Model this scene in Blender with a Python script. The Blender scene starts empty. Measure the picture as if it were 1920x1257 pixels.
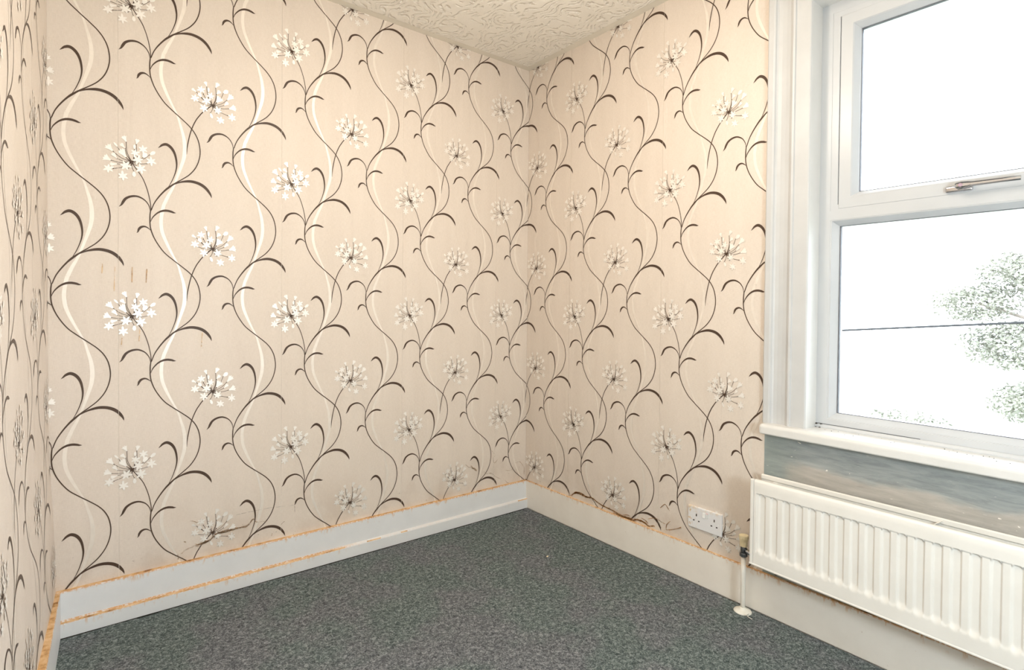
import bpy, bmesh, math, random
from mathutils import Vector, Matrix, noise as mnoise

# ---------------------------------------------------------------- camera, sky, added fill lights, exposure
C = bpy.context.scene.collection
scn = bpy.context.scene
cam_data = bpy.data.cameras.new('camera')
cam = bpy.data.objects.new('camera', cam_data); C.objects.link(cam)
cam_data.sensor_width = 36.0; cam_data.sensor_fit = 'HORIZONTAL'
cam_data.lens = 36.0 * 1034.734 / 1920
cam_data.shift_x = 27.891 / 1920
cam_data.shift_y = -35.877 / 1920
cam_data.clip_start = 0.01
RX = Vector((0.7940160, -0.6078387, 0.0084099)); UX = Vector((0.0028526, 0.0175600, 0.9998418)); BX = Vector((-0.6078902, -0.7938664, 0.0156768))
m = Matrix.Identity(4)
for i in range(3):
    m[i][0], m[i][1], m[i][2] = RX[i], UX[i], BX[i]
m.translation = Vector((-1.9874, -2.32294, 1.10283))
cam.matrix_world = m
scn.camera = cam

world = bpy.data.worlds.new('overcast_sky'); scn.world = world
world.use_nodes = True
wn = world.node_tree.nodes; wn['Background'].inputs[0].default_value = (0.79, 0.89, 1.0, 1); wn['Background'].inputs[1].default_value = 11.0

def point_fill(name, loc, watts, col, radius):
    d = bpy.data.lights.new(name, 'POINT'); d.energy = watts; d.color = col; d.shadow_soft_size = radius
    o = bpy.data.objects.new(name, d); C.objects.link(o); o.location = loc
    return o
def fill_disc(loc, watts, col, size):
    d = bpy.data.lights.new('overhead_fill', 'AREA'); d.shape = 'DISK'; d.size = size; d.energy = watts; d.color = col
    o = bpy.data.objects.new('overhead_fill', d); C.objects.link(o); o.location = loc
fill_disc((-1.15, -1.42, 2.36), 10.0, (1.0, 0.92, 0.83), 0.6)  # unseen overhead disc, added to spread light evenly over the walls
point_fill('upper_fill', (-1.02, -1.20, 2.06), 15.0, (1.0, 0.86, 0.71), 0.07)  # unseen warm point light, added to brighten the ceiling and upper walls
point_fill('rear_fill', (-1.25, -2.85, 1.05), 49.0, (0.70, 0.87, 1.0), 0.15)  # unseen cool fill behind the camera, added to lift the whole room

vs = scn.view_settings
vs.view_transform = 'Standard'; vs.look = 'None'; vs.gamma = 1.0; vs.exposure = 0.03
try: vs.use_curve_mapping = False
except Exception: pass

# ---------------------------------------------------------------- helpers
def link(name, bm, mats, parent=None, smooth=False):
    me = bpy.data.meshes.new(name); bm.to_mesh(me); bm.free()
    for mm in (mats if isinstance(mats, (list, tuple)) else [mats]): me.materials.append(mm)
    if smooth:
        for p in me.polygons: p.use_smooth = True
    o = bpy.data.objects.new(name, me); C.objects.link(o)
    if parent: o.parent = parent
    return o
def empty(name, loc=(0, 0, 0)):
    o = bpy.data.objects.new(name, None); C.objects.link(o); o.location = loc; o.empty_display_size = .05
    return o
def tag(o, label=None, cat=None, group=None, kind=None):
    if label: o['label'] = label
    if cat: o['category'] = cat
    if group: o['group'] = group
    if kind: o['kind'] = kind
    return o
def box(bm, x0, x1, y0, y1, z0, z1, mi=0):
    x0, x1 = min(x0, x1), max(x0, x1); y0, y1 = min(y0, y1), max(y0, y1); z0, z1 = min(z0, z1), max(z0, z1)
    v = [bm.verts.new(p) for p in ((x0,y0,z0),(x1,y0,z0),(x1,y1,z0),(x0,y1,z0),(x0,y0,z1),(x1,y0,z1),(x1,y1,z1),(x0,y1,z1))]
    fs = []
    for f in ((3,2,1,0),(4,5,6,7),(0,1,5,4),(1,2,6,5),(2,3,7,6),(3,0,4,7)):
        q = bm.faces.new([v[i] for i in f]); q.material_index = mi; fs.append(q)
    return v
def bevelled(bm, w, seg=2):
    bmesh.ops.bevel(bm, geom=list(bm.edges), offset=w, segments=seg, profile=0.5, affect='EDGES', clamp_overlap=True)
def prism(bm, prof, a, b, axis, mi=0, closed=True):
    """profile of (u, v) pairs swept along an axis from a to b: axis 'x' gives (t,u,v), axis 'y' gives (u,t,v), axis 'z' gives (u,v,t)"""
    def P(t, u, v): return {'x': (t, u, v), 'y': (u, t, v), 'z': (u, v, t)}[axis]
    A = [bm.verts.new(P(a, *p)) for p in prof]; B = [bm.verts.new(P(b, *p)) for p in prof]
    n = len(prof)
    for i in range(n if closed else n - 1):
        f = bm.faces.new((A[i], A[(i+1) % n], B[(i+1) % n], B[i])); f.material_index = mi
    if closed:
        bm.faces.new(A[::-1]).material_index = mi; bm.faces.new(B).material_index = mi
    bmesh.ops.recalc_face_normals(bm, faces=list(bm.faces))
def lathe(bm, prof, cx, cy, n=28):
    rings = []
    for r, z in prof:
        rings.append([bm.verts.new((cx + r*math.cos(2*math.pi*k/n), cy + r*math.sin(2*math.pi*k/n), z)) for k in range(n)])
    for a, b in zip(rings, rings[1:]):
        for k in range(n): bm.faces.new((a[k], a[(k+1) % n], b[(k+1) % n], b[k]))
    bm.faces.new(rings[0][::-1]); bm.faces.new(rings[-1])
def tube(bm, pts, r, n=8):
    pts = [Vector(p) for p in pts]; prev = None
    rs = r if isinstance(r, (list, tuple)) else [r]*len(pts)
    for i, p in enumerate(pts):
        d = (pts[min(i+1, len(pts)-1)] - pts[max(i-1, 0)]).normalized()
        a = Vector((0, 0, 1)) if abs(d.z) < .9 else Vector((1, 0, 0))
        u = d.cross(a).normalized(); w = d.cross(u)
        ring = [bm.verts.new(p + rs[i]*(math.cos(2*math.pi*k/n)*u + math.sin(2*math.pi*k/n)*w)) for k in range(n)]
        if prev:
            for k in range(n): bm.faces.new((prev[k], prev[(k+1) % n], ring[(k+1) % n], ring[k]))
        else: bm.faces.new(ring[::-1])
        prev = ring
    bm.faces.new(prev)
    bmesh.ops.recalc_face_normals(bm, faces=list(bm.faces))

# ---------------------------------------------------------------- materials
class NT:
    def __init__(s, name):
        s.m = bpy.data.materials.new(name); s.m.use_nodes = True
        s.t = s.m.node_tree; s.b = s.t.nodes['Principled BSDF']; s.out = s.t.nodes['Material Output']
    def n(s, typ, **kw):
        o = s.t.nodes.new(typ)
        for k, v in kw.items():
            if k.startswith('i_'):
                key = k[2:].replace('_', ' ')
                o.inputs[key].default_value = v
            else: setattr(o, k, v)
        return o
    def l(s, a, b): s.t.links.new(a, b)
    def pos(s): return s.n('ShaderNodeNewGeometry').outputs['Position']
    def mapping(s, src, scale, loc=(0, 0, 0)):
        mp = s.n('ShaderNodeMapping'); mp.inputs['Scale'].default_value = scale; mp.inputs['Location'].default_value = loc
        s.l(src, mp.inputs['Vector']); return mp.outputs[0]
    def noise(s, src, scale, detail=2, rough=.5, dist=0):
        o = s.n('ShaderNodeTexNoise'); o.inputs['Scale'].default_value = scale; o.inputs['Detail'].default_value = detail
        o.inputs['Roughness'].default_value = rough; o.inputs['Distortion'].default_value = dist
        s.l(src, o.inputs['Vector']); return o.outputs['Fac']
    def ramp(s, fac, stops):
        r = s.n('ShaderNodeValToRGB'); e = r.color_ramp.elements
        while len(e) < len(stops): e.new(.5)
        for k, (p, c) in enumerate(stops):
            e[k].position = p; e[k].color = (*c, 1) if len(c) == 3 else c
        s.l(fac, r.inputs[0]); return r.outputs[0]
    def mr(s, v, a, b, c=0., d=1., smooth=True):
        o = s.n('ShaderNodeMapRange'); o.interpolation_type = 'SMOOTHSTEP' if smooth else 'LINEAR'
        for k, x in zip(('From Min', 'From Max', 'To Min', 'To Max'), (a, b, c, d)): o.inputs[k].default_value = x
        s.l(v, o.inputs['Value']); return o.outputs[0]
    def math(s, op, a, b=None):
        o = s.n('ShaderNodeMath', operation=op)
        for i, x in enumerate((a, b)):
            if x is None: continue
            if isinstance(x, (int, float)): o.inputs[i].default_value = x
            else: s.l(x, o.inputs[i])
        return o.outputs[0]
    def mix(s, fac, a, b, blend='MIX'):
        o = s.n('ShaderNodeMix', data_type='RGBA', blend_type=blend)
        for k, x in ((0, fac), (6, a), (7, b)):
            if isinstance(x, (int, float)): o.inputs[k].default_value = x
            elif isinstance(x, tuple): o.inputs[k].default_value = (*x, 1)
            else: s.l(x, o.inputs[k])
        return o.outputs[2]
    def bump(s, h, strength, dist=.01):
        o = s.n('ShaderNodeBump'); o.inputs['Strength'].default_value = strength; o.inputs['Distance'].default_value = dist
        s.l(h, o.inputs['Height']); s.l(o.outputs[0], s.b.inputs['Normal'])
    def set(s, col=None, rough=.5, spec=.5, metal=0.):
        if col is not None:
            if isinstance(col, tuple): s.b.inputs['Base Color'].default_value = (*col, 1)
            else: s.l(col, s.b.inputs['Base Color'])
        s.b.inputs['Roughness'].default_value = rough; s.b.inputs['Specular IOR Level'].default_value = spec; s.b.inputs['Metallic'].default_value = metal
        return s.m
    def sep(s, v):
        o = s.n('ShaderNodeSeparateXYZ'); s.l(v, o.inputs[0]); return o.outputs
def plain(name, col, rough=.5, spec=.5, metal=0., var=.06, scale=40):
    t = NT(name); p = t.pos(); f = t.noise(p, scale, 3)
    c2 = tuple(max(0, x*(1-var)) for x in col); c1 = tuple(min(1, x*(1+var)) for x in col)
    return t.set(t.ramp(f, [(.3, c2), (.7, c1)]), rough, spec, metal)

def mat_wallpaper():
    t = NT('wallpaper_fabric_print'); p = t.pos()
    w1 = t.noise(t.mapping(p, (90, 90, 900)), 1.0, 2); w2 = t.noise(t.mapping(p, (900, 900, 60)), 1.0, 2)
    big = t.noise(t.mapping(p, (14, 14, 2.5)), 1.0, 3)
    f = t.math('ADD', t.math('MULTIPLY', w1, .45), t.math('ADD', t.math('MULTIPLY', w2, .45), t.math('MULTIPLY', big, .25)))
    col = t.ramp(f, [(.42, (.68, .585, .495)), (.72, (.78, .685, .595))])
    z = t.sep(p)[2]
    low = t.math('MULTIPLY', t.mr(z, .42, .14, 0, 1), t.mr(t.noise(p, 5.0, 4, .6), .42, .7, 0, .55))
    col = t.mix(low, col, (.56, .44, .34))
    spots = t.math('MULTIPLY', t.mr(z, .30, .15, 0, 1), t.mr(t.noise(p, 70.0, 2, .5), .70, .76, 0, .8))
    col = t.mix(spots, col, (.22, .15, .09))
    wr = t.noise(t.mapping(p, (26, 26, 1.6)), 1.0, 2, .5, .3)
    t.bump(t.math('ADD', t.math('MULTIPLY', wr, 1.0), t.math('MULTIPLY', f, .02)), .35, .006)
    return t.set(col, .52, .45)
def mat_paint(name, a, b, rough=.42, dusty=None, upto=None):
    """gloss paint; dusty = height of the ledge whose rusty dust has run onto the face"""
    t = NT(name); p = t.pos()
    f = t.noise(p, 9.0, 5, .6)
    col = t.ramp(f, [(.3, a), (.7, b)])
    if dusty:
        z = t.sep(p)[2]
        run = t.math('MULTIPLY', t.mr(z, dusty-.03, dusty, 0, 1), t.mr(t.noise(t.mapping(p, (60, 60, 18)), 1.0, 3, .65), .55, .68, 0, .8))
        edge = t.math('MULTIPLY', t.mr(z, dusty-.007, dusty-.001, 0, 1), t.mr(t.noise(p, 110.0, 3, .6), .38, .55, .15, .9))
        sp = t.mr(t.noise(p, 60.0, 4, .65), .70, .76, 0, .55)
        if upto:
            k = t.mr(t.sep(p)[0], upto, upto-.25, .12, 1); run = t.math('MULTIPLY', run, k); edge = t.math('MULTIPLY', edge, k)
        col = t.mix(run, col, (.68, .40, .19)); col = t.mix(edge, col, (.60, .30, .10)); col = t.mix(sp, col, (.50, .35, .22))
    t.bump(t.noise(p, 14.0, 4, .6), .15, .004)
    return t.set(col, rough, .4)
def mat_dust():
    t = NT('rust_coloured_dust'); p = t.pos()
    return t.set(t.ramp(t.noise(t.mapping(p, (28, 28, 90)), 1.0, 4, .65), [(.32, (.30, .15, .06)), (.45, (.62, .38, .18)), (.68, (.80, .58, .36))]), .9, .1)
def mat_carpet():
    t = NT('grey_green_carpet'); p = t.pos()
    a = t.noise(p, 85.0, 3, .75, .8); b = t.noise(p, 230.0, 2, .6)
    f = t.math('ADD', t.math('MULTIPLY', a, .62), t.math('MULTIPLY', b, .38))
    g = t.ramp(f, [(.38, (.040, .055, .053)), (.5, (.115, .142, .138)), (.62, (.30, .335, .32))])
    q = t.ramp(f, [(.38, (.052, .058, .063)), (.5, (.138, .146, .155)), (.62, (.32, .33, .335))])
    col = t.mix(t.mr(t.noise(p, 3.0, 3, .6), .42, .6), g, q)
    t.bump(f, .9, .006)
    return t.set(col, .95, .12)
def mat_artex():
    t = NT('stippled_ceiling_coat'); p = t.pos()
    nz = t.n('ShaderNodeTexNoise'); nz.inputs['Scale'].default_value = 6.5; nz.inputs['Detail'].default_value = 1.0; t.l(p, nz.inputs['Vector'])
    w = t.n('ShaderNodeVectorMath', operation='MULTIPLY_ADD'); t.l(nz.outputs['Color'], w.inputs[0]); w.inputs[1].default_value = (.42, .42, 0); t.l(p, w.inputs[2])
    wv = t.n('ShaderNodeTexWave'); wv.inputs['Scale'].default_value = 8.0; wv.inputs['Distortion'].default_value = 3.0; wv.inputs['Detail'].default_value = 2.0; wv.inputs['Detail Scale'].default_value = 4.0
    t.l(w.outputs[0], wv.inputs['Vector'])
    mask = t.mr(t.noise(p, 34.0, 2, .5), .40, .62, 0, 1)
    h = t.math('MULTIPLY', t.mr(wv.outputs['Fac'], .45, 1.0, 0, 1), mask)
    t.bump(t.math('SUBTRACT', 1.0, h), .6, .010)
    return t.set(t.ramp(t.noise(p, 3.0, 3), [(.3, (.83, .775, .68)), (.7, (.88, .83, .74))]), .42, .5)
def mat_bare():
    t = NT('old_green_distemper'); p = t.pos(); y, z = t.sep(p)[1], t.sep(p)[2]
    st = t.noise(t.mapping(p, (1, 9, 60)), 1.0, 5, .65, .4)
    col = t.ramp(st, [(.3, (.25, .27, .265)), (.5, (.34, .36, .35)), (.75, (.45, .46, .44))])
    edge = t.math('ADD', z, t.math('MULTIPLY', t.math('SUBTRACT', t.noise(t.mapping(p, (1, 7, 16)), 1.0, 4, .6), .5), .07))
    br = t.math('MULTIPLY', t.mr(edge, .577, .548, 0, .85), t.mr(y, -1.385, -1.43, 0, 1))
    col = t.mix(br, col, t.ramp(st, [(.3, (.40, .36, .31)), (.7, (.53, .48, .42))]))
    gr = t.mr(y, -1.50, -1.34, 0, .55); col = t.mix(gr, col, (.27, .32, .29))
    fl = t.mr(t.noise(t.mapping(p, (1, 45, 110)), 1.0, 2, .4, .5), .735, .765, 0, 1); col = t.mix(fl, col, (.85, .80, .72))
    sc = t.mr(t.noise(t.mapping(p, (1, 40, 220), (0, 5, 2)), 1.0, 3, .6), .66, .74, 0, .6); col = t.mix(sc, col, (.60, .60, .55))
    t.bump(st, .25, .004)
    return t.set(col, .6, .35)
def mat_glass():
    t = NT('window_glass'); t.t.nodes.remove(t.b)
    tr = t.n('ShaderNodeBsdfTransparent'); gl = t.n('ShaderNodeBsdfGlossy'); gl.inputs['Roughness'].default_value = .02
    fr = t.n('ShaderNodeFresnel'); fr.inputs[0].default_value = 1.3
    mx = t.n('ShaderNodeMixShader'); t.l(fr.outputs[0], mx.inputs[0]); t.l(tr.outputs[0], mx.inputs[1]); t.l(gl.outputs[0], mx.inputs[2])
    t.l(mx.outputs[0], t.out.inputs['Surface']); return t.m
def mat_faint(name, col, thr, sc, top=.9):
    t = NT(name); p = t.pos()
    t.l(t.mr(t.noise(p, sc, 3, .6), thr-.1, thr+.1, 0, top), t.b.inputs['Alpha'])
    return t.set(t.ramp(t.noise(p, 150.0, 2), [(.3, tuple(x*.7 for x in col)), (.7, col)]), .9, .1)
def mat_leaf(name, a, b):
    t = NT(name); p = t.pos()
    c = t.ramp(t.noise(p, 2.5, 3, .6), [(.3, a), (.7, b)])
    t.b.inputs['Transmission Weight'].default_value = 0.0
    return t.set(c, .8, .06)

M_wallpaper = mat_wallpaper()
M_pearl = plain('pearl_white_ink', (.94, .89, .825), .42, .5, .35, .03, 60)
M_ribbon = plain('pale_ribbon_ink', (.87, .79, .70), .45, .5, .35, .03, 60)
M_brown = plain('brown_ink', (.078, .047, .031), .45, .3, 0, .15, 400)
M_plaster = plain('old_plaster', (.82, .75, .66), .9, .1)
M_skirt_back = mat_paint('skirting_paint_dusty', (.73, .73, .725), (.78, .78, .775), .42, .1486)
M_skirt_tier = mat_paint('skirting_paint', (.73, .73, .72), (.78, .78, .77), .42, .050, -.95)
M_skirt_right = mat_paint('cream_skirting_paint', (.83, .765, .68), (.88, .82, .735), .42, .1486)
M_dust = mat_dust()
M_carpet = mat_carpet()
M_sub = plain('dark_underlay', (.035, .028, .022), .95, .05)
M_artex = mat_artex()
M_border = plain('ceiling_border_paint', (.78, .72, .61), .7, .3, 0, .04, 6)
M_bare = mat_bare()
M_trim = mat_paint('white_gloss_trim_paint', (.56, .555, .545), (.605, .60, .59), .35)
M_sill = mat_paint('white_gloss_sill_paint', (.71, .69, .655), (.75, .73, .695), .32)
M_upvc = plain('white_plastic_frame', (.56, .565, .57), .3, .5, 0, .02, 8)
M_seal = plain('grey_rubber_seal', (.12, .12, .13), .6, .3)
M_glass = mat_glass()
M_chrome = plain('polished_chrome', (.60, .60, .62), .12, .5, 1.0, .03, 30)
M_button = plain('mauve_metal', (.50, .38, .48), .3, .5, .7, .05, 300)
M_rad = mat_paint('radiator_enamel', (.80, .765, .705), (.85, .815, .755), .42)
M_rad_back = mat_paint('radiator_back_enamel', (.80, .76, .69), (.85, .81, .74), .4)
M_rust = plain('rusty_steel', (.20, .10, .05), .8, .2, 0, .4, 200)
M_pipe = mat_paint('painted_pipe', (.80, .75, .66), (.84, .79, .71), .35)
M_cap = plain('yellowed_plastic', (.78, .67, .43), .4, .5, 0, .06, 80)
M_valve = plain('tarnished_nickel', (.13, .14, .15), .35, .5, .8, .35, 300)
M_collar = plain('cream_plastic_collar', (.80, .77, .68), .35, .5, 0, .04, 60)
M_hole = plain('dark_socket_hole', (.05, .035, .025), .8, .1)
M_red = plain('red_marker', (.60, .05, .04), .4, .4)
M_switch = plain('white_switch_plastic', (.86, .85, .82), .3, .5, 0, .02, 60)
def mat_socket():
    t = NT('white_socket_plastic'); p = t.pos(); y, z = t.sep(p)[1], t.sep(p)[2]
    left = t.mr(y, -1.085, -1.03, 0, 1); top = t.mr(z, .292, .308, 0, .7)
    stn = t.math('MULTIPLY', left, t.mr(t.noise(p, 95.0, 4, .65), .52, .66, 0, .9))
    tp = t.math('MULTIPLY', top, t.mr(t.noise(p, 60.0, 3, .6), .40, .6, 0, .8))
    col = t.mix(stn, (.80, .78, .77), (.68, .45, .20)); col = t.mix(tp, col, (.74, .52, .26))
    return t.set(col, .35, .5)
M_socket = mat_socket()
M_mould = mat_faint('brown_mould', (.60, .40, .24), .46, 160.0)
M_orange_mould = mat_faint('orange_dust_fluff', (.78, .44, .19), .42, 160.0, .9)
M_drip = mat_faint('orange_drip_stain', (.95, .66, .38), .42, 40.0, .6)
M_crease = mat_faint('paper_crease_line', (.40, .30, .23), .45, 60.0, .6)
M_leaf = mat_leaf('green_leaf', (.12, .12, .098), (.29, .285, .225))
M_bark = plain('grey_bark', (.20, .17, .14), .9, .2, 0, .3, 12)
M_cable = plain('black_cable', (.03, .03, .03), 1.0, 0.0)
M_lawn = plain('pale_dry_lawn', (.30, .33, .25), .9, .1, 0, .2, 1.5)

# ---------------------------------------------------------------- traced wallpaper repeat, millimetres from the hub of the left-leaning flower head
CELL={
 'stem':[[55.6,379.4,3.4],[53.7,363.3,3.8],[53.3,347.4,4.2],[53.6,329.3,3.8],[56.7,308.3,3.8],[66.4,280.5,3.4],[82.0,252.1,3.4],[99.8,228.1,3.4],[121.8,208.2,3.5],[138.0,194.7,3.5],[158.4,178.0,3.5],[179.1,159.2,3.6],[195.9,137.2,3.6],[207.8,109.0,3.6],[212.9,73.4,3.6],[208.6,39.9,3.6],[196.7,8.9,3.6],[177.0,-18.0,3.6],[152.1,-39.4,3.5],[133.2,-54.1,4.4],[110.4,-74.5,6.5],[95.9,-90.3,5.2],[79.5,-112.9,4.3],[66.3,-136.2,3.4],[56.8,-162.4,3.4]],
 'tall':[[109.1,-73.8,1.2],[119.5,-52.9,2.4],[128.0,-30.7,2.7],[134.2,-8.7,3.7],[136.5,11.1,4.9],[135.1,30.3,6.1],[131.1,49.1,7.3],[124.1,64.7,8.8],[114.3,75.8,9.7],[102.8,80.7,9.7],[91.7,76.4,7.5],[84.8,69.7,4.5],[78.5,63.5,0.6]],
 'long_right':[[112.5,-70.7,1.5],[132.2,-57.6,3.1],[149.3,-48.7,5.5],[166.5,-43.6,8.1],[181.0,-41.5,9.4],[195.7,-42.6,10.0],[210.5,-46.5,10.4],[223.9,-53.6,10.5],[235.9,-64.3,9.6],[244.9,-76.8,7.7],[249.5,-86.3,4.5],[251.6,-94.4,0.6]],
 'long_left':[[54.6,-166.8,1.5],[51.9,-151.3,2.4],[46.5,-139.3,2.9],[38.5,-129.2,3.5],[27.8,-122.0,4.7],[15.9,-117.9,5.8],[2.8,-118.7,6.9],[-9.0,-123.0,7.4],[-19.3,-130.8,8.0],[-25.8,-141.8,8.0],[-30.9,-152.3,5.1],[-37.9,-159.9,0.6]],
 'short_right':[[54.5,-204.9,1.2],[60.0,-190.1,3.0],[68.2,-178.1,4.2],[79.1,-167.3,5.4],[92.9,-160.0,7.2],[106.8,-158.1,7.8],[119.4,-160.2,7.3],[126.5,-162.7,5.5],[134.1,-163.5,0.6]],
 'small_left':[[55.6,-233.4,1.5],[49.1,-227.6,2.9],[41.1,-222.7,4.7],[33.0,-222.2,6.4],[25.0,-226.1,7.6],[19.7,-233.5,7.0],[17.1,-241.6,4.1],[13.4,-246.6,0.6]],
 'stalk_a':[[-1.7,-0.4,2.6],[9.5,-17.3,2.6],[20.0,-32.8,2.6],[30.6,-50.0,2.6],[38.6,-69.3,2.6],[46.6,-95.0,2.6],[51.9,-119.6,2.6],[55.2,-141.4,2.7],[56.2,-161.9,2.4]],
 'ribbon':[[96.4,404.6,12.0],[92.0,383.5,11.1],[88.0,355.6,11.1],[87.6,330.4,11.1],[91.9,301.0,10.7],[103.8,267.5,9.5],[117.8,236.2,7.4],[129.8,211.4,6.1],[140.0,188.7,6.1],[150.2,151.9,7.9],[158.4,119.4,10.6],[162.5,81.9,12.4],[160.0,44.2,11.9],[150.1,6.6,10.1],[138.6,-30.8,7.9],[124.4,-72.5,7.8],[109.5,-104.6,10.4],[97.5,-136.6,11.6],[94.2,-156.3,12.0]],
 'stalk_b':[[168.7,56.1,0.9],[170.4,82.0,3.1],[175.0,110.5,3.6],[181.2,139.0,3.6],[189.6,165.4,3.6],[200.1,189.6,3.6],[210.7,206.8,3.6],[221.4,221.7,3.6],[249.4,251.4,3.7]],
 'florets_a':[["bell",[-16.4,67.3],[-24.6,83.6],12.0],["bell",[12.8,64.7],[16.0,80.6],10.4],["bell",[-55.5,28.8],[-70.2,44.4],16.2],["bud",[-41.3,45.2],[-53.4,59.7],3.7],["bell",[-20.3,45.0],[-31.8,57.0],10.2],["bud",[7.5,46.3],[7.5,62.5],4.9],["star",None,[8.8,33.1],15.6],["star",None,[32.6,49.8],16.4],["bud",[53.5,35.0],[69.8,47.9],6.5],["bud",[32.8,21.0],[43.0,39.1],8.8],["crown",[-17.8,13.9],[-30.6,32.6],14.8],["bell",[-43.4,4.9],[-55.5,19.7],10.7],["bell",[-61.1,-3.6],[-78.5,5.0],16.7],["star",None,[17.4,10.6],17.4],["star",[44.0,1.8],[57.0,12.5],17.1],["bell",[-42.7,-13.4],[-61.1,-17.3],9.5],["star",None,[-19.1,-15.7],18.3],["star",None,[25.9,-19.4],18.1],["star",[-54.3,-31.5],[-67.9,-32.7],17.3],["bud",[5.5,-31.9],[6.3,-51.1],6.3],["star",None,[-26.9,-52.4],17.6]],
 'florets_b':[["bell",[-20.6,66.2],[-25.6,81.5],8.8],["bell",[9.7,69.3],[17.2,86.1],11.6],["star",[-32.0,35.9],[-39.7,50.7],15.3],["bell",[-54.9,37.9],[-68.3,45.9],7.2],["bud",[-38.9,22.9],[-48.2,36.7],7.2],["bud",[-14.9,45.7],[-14.4,64.5],4.0],["star",None,[-7.7,34.1],14.7],["star",[-49.0,4.5],[-60.5,14.0],15.9],["star",None,[-21.8,13.3],16.1],["star",None,[-29.5,-16.2],16.4],["bell",[12.9,46.7],[23.4,58.8],10.8],["bud",[36.6,55.3],[52.7,68.8],8.3],["bell",[50.0,32.7],[65.3,50.5],15.2],["crown",[12.9,15.0],[23.4,30.9],15.7],["bell",[39.3,9.5],[50.9,21.8],9.4],["bell",[56.3,0.7],[76.2,8.1],16.8],["star",None,[16.7,-14.9],16.4],["star",[51.0,-26.7],[66.6,-31.1],16.0],["star",None,[26.1,-49.8],16.4],["bud",[-8.5,-30.0],[-1.4,-48.5],5.2]],
 'hub_b':[255.5,254.5],
}
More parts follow.
